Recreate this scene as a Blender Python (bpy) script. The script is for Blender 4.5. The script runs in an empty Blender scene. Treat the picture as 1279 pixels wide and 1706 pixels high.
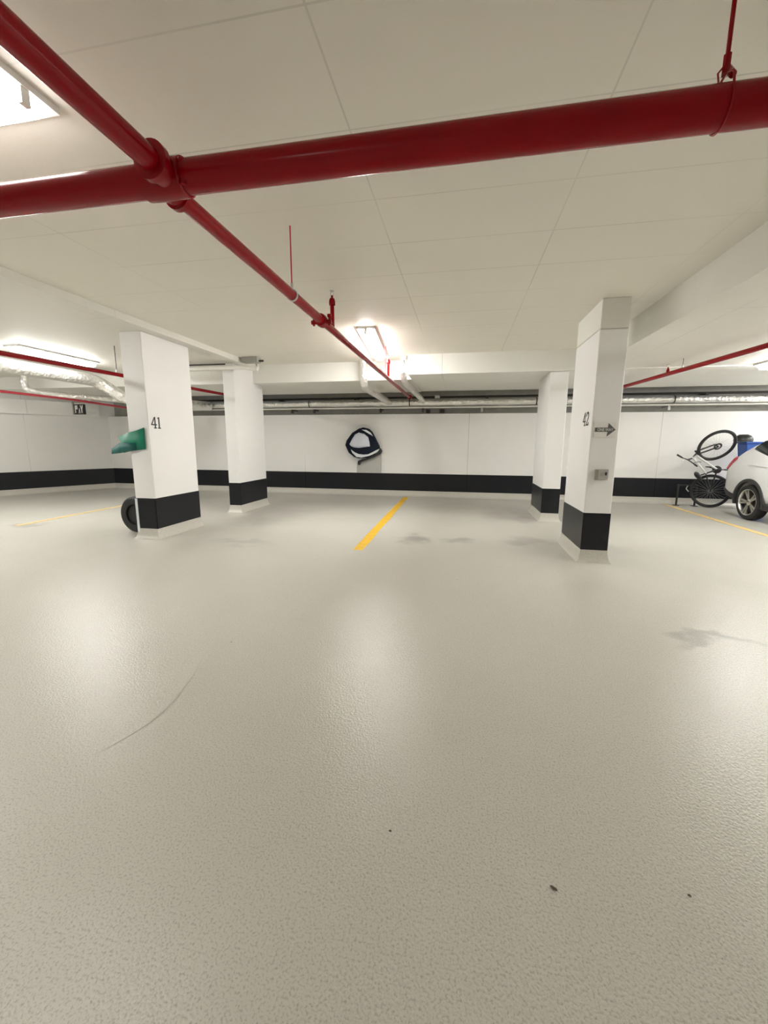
import bpy, bmesh, math, random
from mathutils import Vector, Matrix
random.seed(7)
PI = math.pi
S = bpy.context.scene
COL = S.collection

# ------------------------------------------------------------------ camera
cam_d = bpy.data.cameras.new('camera')
cam = bpy.data.objects.new('camera', cam_d)
COL.objects.link(cam)
cam_d.sensor_fit = 'VERTICAL'
cam_d.sensor_height = 36.0
cam_d.lens = 675.955 / 1706 * 36.0
cam_d.clip_start = 0.05
P_, Y_, R_ = 0.170528, 0.186247, 0.004382
cy, sy, cp, sp, cr, sr = math.cos(Y_), math.sin(Y_), math.cos(P_), math.sin(P_), math.cos(R_), math.sin(R_)
fw = Vector((-sy * cp, cy * cp, -sp)); rt = Vector((cy, sy, 0)); up = rt.cross(fw)
r2 = cr * rt + sr * up; u2 = -sr * rt + cr * up
m = Matrix((r2, u2, -fw)).transposed().to_4x4()
m.translation = Vector((0, 0, 1.5))
cam.matrix_world = m
S.camera = cam

# ------------------------------------------------------------------ world, exposure
w = bpy.data.worlds.new('world'); S.world = w; w.use_nodes = True
w.node_tree.nodes['Background'].inputs[0].default_value = (0.9, 0.95, 1, 1)
w.node_tree.nodes['Background'].inputs[1].default_value = 0.05
S.view_settings.view_transform = 'Standard'
S.view_settings.look = 'None'
S.view_settings.exposure = 1.40
S.view_settings.gamma = 1.0
S.view_settings.use_curve_mapping = False
LAMP = 22.0          # radiance of the fluorescent diffusers
BACK = 6.0         # watts of each added fill lamp behind the viewpoint

def area(x, y, z, sx, sy_, power):
    l = bpy.data.lights.new('added_fill_lamp', 'AREA'); l.shape = 'RECTANGLE'
    l.size = sx; l.size_y = sy_; l.energy = power; l.color = (1.0, 0.985, 0.955)
    o = bpy.data.objects.new('added_fill_lamp', l); COL.objects.link(o); o.location = (x, y, z)
    return o
for ax, ay in ((-1.5, -1.2), (2.6, -1.6), (-6.5, -1.2), (-1.5, -4.6), (3.6, -4.6), (-6.5, -4.6)):  # unseen fill lamps, added for an even brightness
    area(ax, ay, 2.98, 0.22, 1.2, BACK)

# ------------------------------------------------------------------ materials
def nodes_of(name):
    mt = bpy.data.materials.new(name); mt.use_nodes = True
    nt = mt.node_tree
    return mt, nt, nt.nodes, nt.links, nt.nodes['Principled BSDF']

def N(nt, typ, **kw):
    n = nt.nodes.new(typ)
    for k, v in kw.items():
        if k.startswith('i_'):
            key = k[2:]
            n.inputs[int(key) if key.isdigit() else key].default_value = v
        else: setattr(n, k, v)
    return n

def mth(nt, op, a, b=None):
    n = nt.nodes.new('ShaderNodeMath'); n.operation = op
    for i, v in enumerate((a, b)):
        if v is None: continue
        if isinstance(v, (int, float)): n.inputs[i].default_value = v
        else: nt.links.new(v, n.inputs[i])
    return n.outputs[0]

def plain(name, col, rough=0.5, metal=0.0, vary=0.06, scale=6.0, bump=0.0, bscale=80.0, coat=0.0):
    mt, nt, nd, lk, b = nodes_of(name)
    tc = N(nt, 'ShaderNodeTexCoord')
    no = N(nt, 'ShaderNodeTexNoise'); no.inputs['Scale'].default_value = scale; no.inputs['Detail'].default_value = 4
    lk.new(tc.outputs['Object'], no.inputs['Vector'])
    mx = N(nt, 'ShaderNodeMix', data_type='RGBA')
    c2 = tuple(max(0, c * (1 - vary * 2)) for c in col)
    mx.inputs[6].default_value = (*c2, 1); mx.inputs[7].default_value = (*[min(1, c * (1 + vary)) for c in col], 1)
    lk.new(no.outputs['Fac'], mx.inputs[0]); lk.new(mx.outputs[2], b.inputs['Base Color'])
    b.inputs['Roughness'].default_value = rough; b.inputs['Metallic'].default_value = metal
    b.inputs['Coat Weight'].default_value = coat
    if bump:
        n2 = N(nt, 'ShaderNodeTexNoise'); n2.inputs['Scale'].default_value = bscale; n2.inputs['Detail'].default_value = 3
        lk.new(tc.outputs['Object'], n2.inputs['Vector'])
        bp = N(nt, 'ShaderNodeBump'); bp.inputs['Strength'].default_value = bump; bp.inputs['Distance'].default_value = 0.01
        lk.new(n2.outputs['Fac'], bp.inputs['Height']); lk.new(bp.outputs[0], b.inputs['Normal'])
    return mt

def seamed(name, col, rough, axes, dark=0.62, vary=0.05, bump=0.15):
    """painted concrete with thin joint lines; axes = [(axis, offset, period, half_width)]"""
    mt, nt, nd, lk, b = nodes_of(name)
    tc = N(nt, 'ShaderNodeTexCoord'); sep = N(nt, 'ShaderNodeSeparateXYZ')
    lk.new(tc.outputs['Object'], sep.inputs[0])
    no = N(nt, 'ShaderNodeTexNoise'); no.inputs['Scale'].default_value = 0.9; no.inputs['Detail'].default_value = 5
    lk.new(tc.outputs['Object'], no.inputs['Vector'])
    mx = N(nt, 'ShaderNodeMix', data_type='RGBA')
    mx.inputs[6].default_value = (*[c * (1 - vary) for c in col], 1); mx.inputs[7].default_value = (*[min(1, c * (1 + vary)) for c in col], 1)
    lk.new(no.outputs['Fac'], mx.inputs[0])
    n3 = N(nt, 'ShaderNodeTexNoise'); n3.inputs['Scale'].default_value = 0.55; n3.inputs['Detail'].default_value = 1
    lk.new(tc.outputs['Object'], n3.inputs['Vector'])
    fade = mth(nt, 'MULTIPLY', mth(nt, 'SUBTRACT', n3.outputs['Fac'], 0.36), 4.5)
    cl = nd.new('ShaderNodeClamp'); lk.new(fade, cl.inputs[0])
    tot = None
    for ax, off, per, hw in axes:
        d = mth(nt, 'PINGPONG', mth(nt, 'SUBTRACT', sep.outputs[ax], off - per * 40), per / 2)
        line = mth(nt, 'LESS_THAN', d, hw)
        tot = line if tot is None else mth(nt, 'MAXIMUM', tot, line)
    bp = N(nt, 'ShaderNodeBump'); bp.inputs['Strength'].default_value = bump; bp.inputs['Distance'].default_value = 0.006
    n2 = N(nt, 'ShaderNodeTexNoise'); n2.inputs['Scale'].default_value = 30; n2.inputs['Detail'].default_value = 4
    lk.new(tc.outputs['Object'], n2.inputs['Vector'])
    h = n2.outputs['Fac']
    if tot is not None:
        f = mth(nt, 'MULTIPLY', tot, cl.outputs[0])
        m2 = N(nt, 'ShaderNodeMix', data_type='RGBA')
        m2.inputs[7].default_value = (*[min(1, c * dark) for c in col], 1)
        lk.new(f, m2.inputs[0]); lk.new(mx.outputs[2], m2.inputs[6]); lk.new(m2.outputs[2], b.inputs['Base Color'])
        h = mth(nt, 'SUBTRACT', h, mth(nt, 'MULTIPLY', f, 1.5))
    else:
        lk.new(mx.outputs[2], b.inputs['Base Color'])
    lk.new(h, bp.inputs['Height']); lk.new(bp.outputs[0], b.inputs['Normal'])
    b.inputs['Roughness'].default_value = rough
    return mt

def floor_mat():
    mt, nt, nd, lk, b = nodes_of('floor_coating')
    tc = N(nt, 'ShaderNodeTexCoord'); o = tc.outputs['Object']
    big = N(nt, 'ShaderNodeTexNoise'); big.inputs['Scale'].default_value = 0.55; big.inputs['Detail'].default_value = 5
    lk.new(o, big.inputs['Vector'])
    base = N(nt, 'ShaderNodeMix', data_type='RGBA')
    base.inputs[6].default_value = (0.585, 0.566, 0.50, 1); base.inputs[7].default_value = (0.685, 0.668, 0.605, 1)
    lk.new(big.outputs['Fac'], base.inputs[0])
    # broadcast grit
    vor = N(nt, 'ShaderNodeTexVoronoi'); vor.inputs['Scale'].default_value = 85.0
    lk.new(o, vor.inputs['Vector'])
    grit = N(nt, 'ShaderNodeTexNoise'); grit.inputs['Scale'].default_value = 130.0; grit.inputs['Detail'].default_value = 3
    lk.new(o, grit.inputs['Vector'])
    rmp = N(nt, 'ShaderNodeMapRange'); rmp.inputs[1].default_value = 0.28; rmp.inputs[2].default_value = 0.5
    rmp.inputs[3].default_value = 0.66; rmp.inputs[4].default_value = 1.0
    lk.new(grit.outputs['Fac'], rmp.inputs[0])
    m1 = N(nt, 'ShaderNodeMix', data_type='RGBA', blend_type='MULTIPLY'); m1.inputs[0].default_value = 1
    lk.new(base.outputs[2], m1.inputs[6]); lk.new(rmp.outputs[0], m1.inputs[7])
    cur = m1.outputs[2]
    # oil and damp stains, each with its own place and outline
    warp = N(nt, 'ShaderNodeTexNoise'); warp.inputs['Scale'].default_value = 2.6; warp.inputs['Detail'].default_value = 4
    lk.new(o, warp.inputs['Vector'])
    off = nd.new('ShaderNodeVectorMath'); off.operation = 'MULTIPLY_ADD'
    off.inputs[1].default_value = (0.5, 0.9, 0); off.inputs[2].default_value = (-0.25, -0.45, 0)
    lk.new(warp.outputs['Color'], off.inputs[0])
    add = nd.new('ShaderNodeVectorMath'); add.operation = 'ADD'; lk.new(o, add.inputs[0]); lk.new(off.outputs[0], add.inputs[1])
    for (x, y, rx, ry, k) in ((-0.68, 6.25, .30, .42, .64), (0.02, 6.25, .30, .22, .76), (1.05, 6.45, .50, .40, .80), (1.95, 3.32, .42, .13, .72),
                              (1.25, 8.3, .5, .45, .82), (-3.2, 5.45, .6, .22, .86), (0.75, 8.6, .4, .7, .88), (-7.6, 5.9, .35, .2, .8), (-3.9, 7.6, 1.0, 1.3, .80)):
        mp = N(nt, 'ShaderNodeMapping', vector_type='POINT'); mp.inputs['Scale'].default_value = (1 / rx, 1 / ry, 0)
        mp.inputs['Location'].default_value = (-x / rx, -y / ry, 0)
        lk.new(add.outputs[0], mp.inputs['Vector'])
        ln = nd.new('ShaderNodeVectorMath'); ln.operation = 'LENGTH'; lk.new(mp.outputs[0], ln.inputs[0])
        mr = N(nt, 'ShaderNodeMapRange', interpolation_type='SMOOTHSTEP'); mr.inputs[1].default_value = 0.25; mr.inputs[2].default_value = 1.15
        mr.inputs[3].default_value = k; mr.inputs[4].default_value = 1.0
        lk.new(ln.outputs['Value'], mr.inputs[0])
        mm = N(nt, 'ShaderNodeMix', data_type='RGBA', blend_type='MULTIPLY'); mm.inputs[0].default_value = 1
        lk.new(cur, mm.inputs[6]); lk.new(mr.outputs[0], mm.inputs[7]); cur = mm.outputs[2]
    lk.new(cur, b.inputs['Base Color'])
    rr = N(nt, 'ShaderNodeMapRange'); rr.inputs[1].default_value = 0.3; rr.inputs[2].default_value = 0.7
    rr.inputs[3].default_value = 0.225; rr.inputs[4].default_value = 0.265
    lk.new(big.outputs['Fac'], rr.inputs[0]); lk.new(rr.outputs[0], b.inputs['Roughness'])
    hs = mth(nt, 'ADD', mth(nt, 'MULTIPLY', vor.outputs['Distance'], -0.9), grit.outputs['Fac'])
    bp = N(nt, 'ShaderNodeBump'); bp.inputs['Strength'].default_value = 0.32; bp.inputs['Distance'].default_value = 0.0035
    lk.new(hs, bp.inputs['Height']); lk.new(bp.outputs[0], b.inputs['Normal'])
    b.inputs['Specular IOR Level'].default_value = 0.55
    return mt

def glow(name, col, strength):
    mt, nt, nd, lk, b = nodes_of(name)
    b.inputs['Base Color'].default_value = (*col, 1)
    tc = N(nt, 'ShaderNodeTexCoord'); no = N(nt, 'ShaderNodeTexNoise'); no.inputs['Scale'].default_value = 3
    lk.new(tc.outputs['Object'], no.inputs['Vector'])
    b.inputs['Emission Color'].default_value = (*col, 1)
    s = mth(nt, 'ADD', mth(nt, 'MULTIPLY', no.outputs['Fac'], strength * 0.05), strength)
    lk.new(s, b.inputs['Emission Strength'])
    return mt

def foil_mat():
    mt, nt, nd, lk, b = nodes_of('foil_jacket')
    tc = N(nt, 'ShaderNodeTexCoord')
    no = N(nt, 'ShaderNodeTexNoise'); no.inputs['Scale'].default_value = 14; no.inputs['Detail'].default_value = 4
    vo = N(nt, 'ShaderNodeTexVoronoi'); vo.inputs['Scale'].default_value = 16
    lk.new(tc.outputs['Object'], no.inputs['Vector']); lk.new(tc.outputs['Object'], vo.inputs['Vector'])
    bp = N(nt, 'ShaderNodeBump'); bp.inputs['Strength'].default_value = 0.8; bp.inputs['Distance'].default_value = 0.02
    lk.new(mth(nt, 'ADD', no.outputs['Fac'], vo.outputs['Distance']), bp.inputs['Height']); lk.new(bp.outputs[0], b.inputs['Normal'])
    b.inputs['Base Color'].default_value = (0.86, 0.85, 0.82, 1); b.inputs['Metallic'].default_value = 0.9; b.inputs['Roughness'].default_value = 0.30
    return mt

M = {}
M['floor'] = floor_mat()
M['ceiling'] = seamed('ceiling_paint', (0.83, 0.80, 0.715), 0.6, [(0, -0.65, 1.3, 0.005), (1, 1.77, 0.645, 0.005)], dark=0.8)
M['slab'] = seamed('dropped_slab_paint', (0.77, 0.75, 0.69), 0.55, [(1, 1.0, 1.9, 0.005), (0, 0.2, 2.4, 0.005)], dark=0.75)
M['beam'] = seamed('beam_paint', (0.83, 0.82, 0.77), 0.5, [(0, -0.42, 40.0, 0.004)], dark=0.55)
M['wall'] = seamed('wall_paint', (0.92, 0.912, 0.885), 0.45, [(0, 0.17, 4.65, 0.007)], dark=0.72)
M['wall_side'] = seamed('side_wall_paint', (0.87, 0.865, 0.835), 0.5, [(1, 0.3, 2.3, 0.006)], dark=0.72)
M['ledge'] = plain('bare_concrete', (0.42, 0.41, 0.37), 0.8, vary=0.15, scale=5, bump=0.4)
M['pillar'] = plain('pillar_paint', (0.89, 0.885, 0.87), 0.42, vary=0.02, scale=2, bump=0.06, bscale=12)
M['groove'] = plain('pillar_joint', (0.62, 0.61, 0.57), 0.7)
M['black'] = seamed('black_band_paint', (0.014, 0.015, 0.018), 0.34, [(0, 0.17, 4.65, 0.008)], dark=0.1, vary=0.25)
for k_ in ('black',): M[k_].node_tree.nodes['Principled BSDF'].inputs['Specular IOR Level'].default_value = 0.25
M['yellow'] = plain('yellow_line_paint', (0.86, 0.52, 0.02), 0.5, vary=0.14, scale=9, bump=0.25, bscale=110)
M['yellow_worn'] = plain('worn_yellow_paint', (0.80, 0.58, 0.22), 0.5, vary=0.14, scale=7, bump=0.25, bscale=110)
M['red'] = plain('red_pipe_paint', (0.31, 0.001, 0.006), 0.2, vary=0.12, scale=5)
M['red'].node_tree.nodes['Principled BSDF'].inputs['Specular IOR Level'].default_value = 0.22
M['red_pale'] = plain('faded_red_paint', (0.62, 0.05, 0.08), 0.4, vary=0.08)
M['foil'] = foil_mat()
M['steel'] = plain('galvanised_steel', (0.55, 0.54, 0.52), 0.4, metal=0.8, vary=0.1)
M['dark_steel'] = plain('dark_steel', (0.06, 0.055, 0.05), 0.5, metal=0.5)
M['white_pipe'] = plain('painted_conduit', (0.84, 0.83, 0.78), 0.4)
M['housing'] = plain('lamp_housing', (0.85, 0.85, 0.83), 0.4)
M['glow'] = glow('lamp_diffuser', (1.0, 0.985, 0.95), LAMP)
M['glow_mid'] = glow('middle_lamp_diffuser', (1.0, 0.985, 0.95), LAMP * 1.25)
M['glow_weak'] = glow('dimmed_lamp_diffuser', (1.0, 0.98, 0.95), LAMP * .27)  # output turned down to keep the near floor from getting too bright
M['glow_strong'] = glow('added_lamp_diffuser', (1.0, 0.985, 0.95), LAMP * 1.5)  # strongest diffuser, used only on added strip lights
M['ink'] = plain('black_stencil_paint', (0.02, 0.02, 0.022), 0.5)
M['grey_ink'] = plain('grey_sign_paint', (0.13, 0.13, 0.12), 0.5)
M['sign_white'] = plain('sign_white', (0.87, 0.86, 0.82), 0.35)
M['plate'] = plain('grey_cover_plate', (0.42, 0.40, 0.34), 0.35, metal=0.4)
M['green'] = plain('green_plastic', (0.0, 0.22, 0.13), 0.5, vary=0.25, scale=5)
M['teal'] = plain('teal_plastic', (0.0, 0.12, 0.105), 0.5, vary=0.25, scale=6)
M['rubber'] = plain('black_rubber', (0.018, 0.018, 0.019), 0.65, vary=0.15, scale=20, bump=0.2)
M['navy'] = plain('navy_gloss_plastic', (0.004, 0.008, 0.020), 0.5)
M['navy'].node_tree.nodes['Principled BSDF'].inputs['Specular IOR Level'].default_value = 0.2
M['mirror'] = plain('mirror_glass', (0.76, 0.80, 0.90), 0.3, metal=0.0, vary=0.1, scale=3)
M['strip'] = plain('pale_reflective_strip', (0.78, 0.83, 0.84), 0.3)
M['grey_panel'] = plain('grey_backing_board', (0.52, 0.52, 0.49), 0.5)
M['car'] = plain('white_car_paint', (0.85, 0.85, 0.86), 0.22, vary=0.01, coat=0.8)
M['glass'] = plain('dark_car_glass', (0.012, 0.018, 0.018), 0.08, coat=0.5)
M['tail'] = plain('red_lens', (0.55, 0.03, 0.06), 0.15, coat=0.6)
M['cladding'] = plain('grey_black_cladding', (0.045, 0.045, 0.045), 0.5)
M['alloy'] = plain('alloy_rim', (0.62, 0.61, 0.58), 0.25, metal=0.9)
M['bike_black'] = plain('bike_black', (0.02, 0.02, 0.02), 0.35)
M['bike_white'] = plain('bike_white', (0.72, 0.72, 0.70), 0.3)
M['blue'] = plain('blue_plastic', (0.012, 0.075, 0.36), 0.4)
M['helmet'] = plain('black_helmet_shell', (0.02, 0.026, 0.026), 0.4)
M['leaf'] = plain('dry_leaf', (0.10, 0.085, 0.06), 0.8)
M['scar'] = plain('floor_crack_fill', (0.40, 0.375, 0.325), 0.6)

# ------------------------------------------------------------------ helpers
def wloc(o):
    v = Vector((0, 0, 0))
    while o is not None:
        v += o.location; o = o.parent
    return v

def obj(name, bm, mat, parent=None, smooth=False, bevel=0.0, sub=0, angle=35):
    bmesh.ops.recalc_face_normals(bm, faces=bm.faces)
    me = bpy.data.meshes.new(name)
    if parent is not None:
        bmesh.ops.translate(bm, verts=bm.verts, vec=-wloc(parent))
    bm.to_mesh(me); bm.free()
    if smooth:
        for p in me.polygons: p.use_smooth = True
        try: me.set_sharp_from_angle(angle=math.radians(angle))
        except Exception: pass
    o = bpy.data.objects.new(name, me); COL.objects.link(o)
    me.materials.append(M[mat] if isinstance(mat, str) else mat)
    o.parent = parent
    if bevel:
        b = o.modifiers.new('bevel', 'BEVEL'); b.width = bevel; b.segments = 2; b.limit_method = 'ANGLE'
    if sub:
        s = o.modifiers.new('sub', 'SUBSURF'); s.levels = sub; s.render_levels = sub
    return o

def thing(name, label, cat, loc, group=None):
    o = bpy.data.objects.new(name, None); COL.objects.link(o)
    o.empty_display_size = 0.1; o.location = loc
    return tag(o, label, cat, group)

def tag(o, label, cat, group=None):
    o['label'] = label; o['category'] = cat
    if group: o['group'] = group
    return o

def struct(name, bm, mat, **kw):
    o = obj(name, bm, mat, **kw); o['kind'] = 'structure'
    return o

def box(bm, x0, x1, y0, y1, z0, z1):
    v = [bm.verts.new(p) for p in ((x0, y0, z0), (x1, y0, z0), (x1, y1, z0), (x0, y1, z0), (x0, y0, z1), (x1, y0, z1), (x1, y1, z1), (x0, y1, z1))]
    for f in ((3, 2, 1, 0), (4, 5, 6, 7), (0, 1, 5, 4), (1, 2, 6, 5), (2, 3, 7, 6), (3, 0, 4, 7)):
        bm.faces.new([v[i] for i in f])
    return bm

def B(*a):
    return box(bmesh.new(), *a)

def prism(bm, pts, d):
    """closed polygon of 3D points pushed along the vector d"""
    a = [bm.verts.new(p) for p in pts]; b = [bm.verts.new(Vector(p) + Vector(d)) for p in pts]
    n = len(a)
    bm.faces.new(a); bm.faces.new(b[::-1])
    for i in range(n):
        bm.faces.new((a[i], b[i], b[(i + 1) % n], a[(i + 1) % n]))
    return bm

def tube(bm, pts, r, seg=16, cap=True, radii=None):
    pts = [Vector(p) for p in pts]; n = len(pts)
    rings = []; prev = None
    for i, p in enumerate(pts):
        t = (pts[min(i + 1, n - 1)] - pts[max(i - 1, 0)]).normalized()
        if prev is None:
            a = Vector((0, 0, 1)) if abs(t.z) < 0.9 else Vector((1, 0, 0))
            u = t.cross(a).normalized()
        else:
            u = (prev - t * prev.dot(t)).normalized()
        prev = u; v = t.cross(u)
        rad = radii[i] if radii else r
        rings.append([bm.verts.new(p + rad * (math.cos(2 * PI * k / seg) * u + math.sin(2 * PI * k / seg) * v)) for k in range(seg)])
    for a, b in zip(rings, rings[1:]):
        for k in range(seg):
            bm.faces.new((a[k], a[(k + 1) % seg], b[(k + 1) % seg], b[k]))
    if cap:
        bm.faces.new(rings[0][::-1]); bm.faces.new(rings[-1])
    return bm

def T(pts, r, seg=16, radii=None):
    return tube(bmesh.new(), pts, r, seg, True, radii)

def bend(pts, rad, k=6):
    """round the corners of a polyline"""
    pts = [Vector(p) for p in pts]; out = [pts[0]]
    for a, b, c in zip(pts, pts[1:], pts[2:]):
        d1 = (a - b); d2 = (c - b); r = min(rad, d1.length * .45, d2.length * .45)
        p, q = b + d1.normalized() * r, b + d2.normalized() * r
        for i in range(k + 1):
            t = i / k
            out.append((1 - t) ** 2 * p + 2 * t * (1 - t) * b + t * t * q)
    out.append(pts[-1])
    return out

def lathe(bm, prof, c, axis, seg=32):
    """prof = [(radius, height along axis)]"""
    ax = Vector(axis).normalized(); a = Vector((0, 0, 1)) if abs(ax.z) < .9 else Vector((1, 0, 0))
    u = ax.cross(a).normalized(); v = ax.cross(u); c = Vector(c)
    rings = []
    for r, h in prof:
        if r < 1e-5: rings.append([bm.verts.new(c + ax * h)])
        else: rings.append([bm.verts.new(c + ax * h + r * (math.cos(2 * PI * k / seg) * u + math.sin(2 * PI * k / seg) * v)) for k in range(seg)])
    for a, b in zip(rings, rings[1:]):
        for k in range(seg):
            k2 = (k + 1) % seg
            if len(a) == 1: bm.faces.new((a[0], b[k], b[k2]))
            elif len(b) == 1: bm.faces.new((a[k], a[k2], b[0]))
            else: bm.faces.new((a[k], a[k2], b[k2], b[k]))
    return bm

def torus(bm, c, axis, R, r, seg=48, rs=10, sq=1.0):
    prof = [(R + r * math.cos(2 * PI * k / rs), sq * r * math.sin(2 * PI * k / rs)) for k in range(rs + 1)]
    return lathe(bm, prof, c, axis, seg)

def stroke(bm, pts, w_, o, ux, uz, nrm, depth=0.003):
    """flat painted stroke along 2D pts in the plane (o, ux, uz)"""
    o, ux, uz, nrm = map(Vector, (o, ux, uz, nrm))
    for (a, b) in zip(pts, pts[1:]):
        a2, b2 = Vector(a), Vector(b); d = (b2 - a2).normalized(); n = Vector((-d.y, d.x)) * w_ / 2; e = d * w_ * .3
        q = [a2 - e + n, a2 - e - n, b2 + e - n, b2 + e + n]
        prism(bm, [o + ux * p.x + uz * p.y for p in q], nrm * depth)
    return bm

def text_bm(txt, size, o, ux, uz, nrm, depth=0.002, sx=1.0):
    cu = bpy.data.curves.new('letters', 'FONT'); cu.body = txt; cu.size = size; cu.align_x = 'CENTER'; cu.align_y = 'CENTER'; cu.extrude = depth
    t = bpy.data.objects.new('letters', cu); COL.objects.link(t)
    dg = bpy.context.evaluated_depsgraph_get()
    me = bpy.data.meshes.new_from_object(t.evaluated_get(dg))
    bm = bmesh.new(); bm.from_mesh(me)
    bpy.data.objects.remove(t); bpy.data.meshes.remove(me); bpy.data.curves.remove(cu)
    o, ux, uz, nrm = map(Vector, (o, ux, uz, nrm))
    for v in bm.verts:
        p = v.co.copy(); v.co = o + ux * p.x * sx + uz * p.y + nrm * p.z
    return bm

# ------------------------------------------------------------------ the setting
ZC, ZL, ZR, ZB = 3.15, 3.058, 2.80, 2.785        # bay ceiling, left slab, right slab, cross beam
YW = 11.3
WLX, WRX, WFY = -11.0, 11.0, -7.0
struct('floor', B(-19, WRX + .3, WFY - .3, 12, -0.2, 0), 'floor')
struct('ceiling', B(-4.41, 2.2, WFY - .3, 12, ZC, ZC + .2), 'ceiling')
struct('trim_1', B(-19, -4.41, WFY - .3, 8.62, ZL, ZC + .2), 'slab')                 # lower slab over the left bay
struct('trim_2', B(2.2, WRX + .3, WFY - .3, 8.1, ZR, ZC + .2), 'slab')               # lower slab over the right bay
struct('trim_3', B(-1.07, WRX + .3, 8.1, 10.75, ZB, ZC + .2), 'beam')                # cross beam, right length
struct('trim_4', B(-19, -1.07, 8.62, 10.75, ZB - .015, ZC + .2), 'beam')             # cross beam, left length
# back wall: white lower face, bare upper strip set back
struct('wall_back', B(-11.6, WRX + .3, YW, YW + .5, 0, 2.26), 'wall')
struct('wall_back_upper', B(-11.6, WRX + .3, YW + .16, YW + .5, 2.26, ZC + .2), 'ledge')
struct('wall_right', B(WRX, WRX + .3, WFY - .3, YW, 0, ZC), 'wall_side')
struct('wall_front', B(-19, WRX + .3, WFY - .3, WFY, 0, ZC), 'wall')
# left wall runs slightly oblique
A0, A1 = Vector((-11.0, 11.3, 0)), Vector((-19.0, -3.1, 0))
dl = (A1 - A0).normalized(); nl = Vector((dl.y, -dl.x, 0)) * -1          # nl points into the room
if nl.x < 0: nl = -nl
def lw(s, d, z): return A0 + dl * s + nl * d + Vector((0, 0, z))
def lbox(s0, s1, d0, d1, z0, z1):
    return prism(bmesh.new(), [lw(s0, d0, z0), lw(s1, d0, z0), lw(s1, d1, z0), lw(s0, d1, z0)], (0, 0, z1 - z0))
struct('wall_left', lbox(-.3, 16.4, -.3, 0, 0, ZC), 'wall_side')
struct('trim_5', lbox(0.25, 16, 0.002, .13, 2.22, 2.62), 'wall_side', bevel=.02)          # thickened upper part of the left wall
# black bands and floor upturn
Z0, Z1 = 0.155, 0.635
struct('baseboard_back', B(-11.0, WRX, YW - .012, YW, Z0, Z1), 'black')
struct('baseboard_left', lbox(-.03, 16, 0, .012, Z0, Z1), 'black')
def cove_run(name, a, b, inn):
    a, b, inn = Vector(a), Vector(b), Vector(inn)
    prof = [(0.0, Z0), (0.014, Z0), (0.016, .09), (0.026, .05), (0.05, .02), (0.10, 0.002), (0.0, 0.002)]
    bm = bmesh.new()
    prism(bm, [a + inn * d + Vector((0, 0, z)) for d, z in prof], b - a)
    return struct(name, bm, 'floor')
cove_run('baseboard_cove_back', (-11.0, YW, 0), (WRX, YW, 0), (0, -1, 0))
cove_run('baseboard_cove_left', lw(-.05, 0, 0), lw(16, 0, 0), nl)

# ------------------------------------------------------------------ pillars
def cove_ring(x0, x1, y0, y1):
    bm = bmesh.new(); rings = []
    for d, z in ((0.003, Z0), (0.006, .11), (0.016, .06), (0.03, .02), (0.055, 0.001)):
        rings.append([bm.verts.new(p) for p in ((x0 - d, y0 - d, z), (x1 + d, y0 - d, z), (x1 + d, y1 + d, z), (x0 - d, y1 + d, z))])
    for a, b in zip(rings, rings[1:]):
        for k in range(4): bm.faces.new((a[k], a[(k + 1) % 4], b[(k + 1) % 4], b[k]))
    bm.faces.new(rings[0]); bm.faces.new(rings[-1])
    return bm

def pillar(label, x0, x1, y0, y1, top, cap=None):
    t = thing('concrete_pillar', label, 'pillar', ((x0 + x1) / 2, (y0 + y1) / 2, 0))
    obj('shaft', B(x0, x1, y0, y1, 0.1, cap or top), 'pillar', t, bevel=.012)
    if cap:
        obj('joint', B(x0 + .008, x1 - .008, y0 + .008, y1 - .008, cap, cap + .012), 'groove', t)
        obj('head', B(x0 + .002, x1 - .006, y0 - .004, y1, cap + .012, top), 'beam', t, bevel=.008)
    obj('base_band', B(x0 - .004, x1 + .004, y0 - .004, y1 + .004, Z0, Z1), 'black', t, bevel=.008)
    obj('floor_upturn', cove_ring(x0, x1, y0, y1), 'floor', t, smooth=True)
    return t
p41 = pillar('white pillar with black base numbered 41 on its side', -4.93, -4.58, 5.40, 6.46, ZL)
p42 = pillar('white pillar with black base numbered 42, behind the one way sign', 1.54, 1.855, 5.42, 6.43, ZC, cap=2.81)
pillar('white pillar with black base behind the pillar numbered 42', 1.555, 1.875, 8.2, 9.35, ZB)
pillar('white pillar behind and right of the pillar numbered 41', -4.84, -4.58, 7.85, 9.05, ZL)
# painted numbers
bm = bmesh.new(); o, ux, uz, nr = (-4.58, 5.46, 1.695), (0, 1, 0), (0, 0, 1), (1, 0, 0)
stroke(bm, [(.065, .155), (.0, .05), (.105, .05)], .016, o, ux, uz, nr)
stroke(bm, [(.076, .158), (.076, .0)], .022, o, ux, uz, nr)
stroke(bm, [(.05, .002), (.10, .002)], .014, o, ux, uz, nr)
stroke(bm, [(.158, .158), (.158, .0)], .024, o, ux, uz, nr)
stroke(bm, [(.135, .148), (.158, .158)], .014, o, ux, uz, nr)
stroke(bm, [(.13, .002), (.186, .002)], .014, o, ux, uz, nr)
obj('number', bm, 'ink', p41)
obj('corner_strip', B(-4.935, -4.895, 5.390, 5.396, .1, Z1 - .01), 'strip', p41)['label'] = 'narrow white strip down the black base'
bm = bmesh.new(); o, ux, uz, nr = (1.54, 5.79, 1.72), (0, -1, 0), (0, 0, 1), (-1, 0, 0)
stroke(bm, [(.072, .155), (.0, .05), (.105, .05)], .016, o, ux, uz, nr)
stroke(bm, [(.078, .158), (.078, .0)], .020, o, ux, uz, nr)
stroke(bm, [(.055, .002), (.102, .002)], .014, o, ux, uz, nr)
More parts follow.
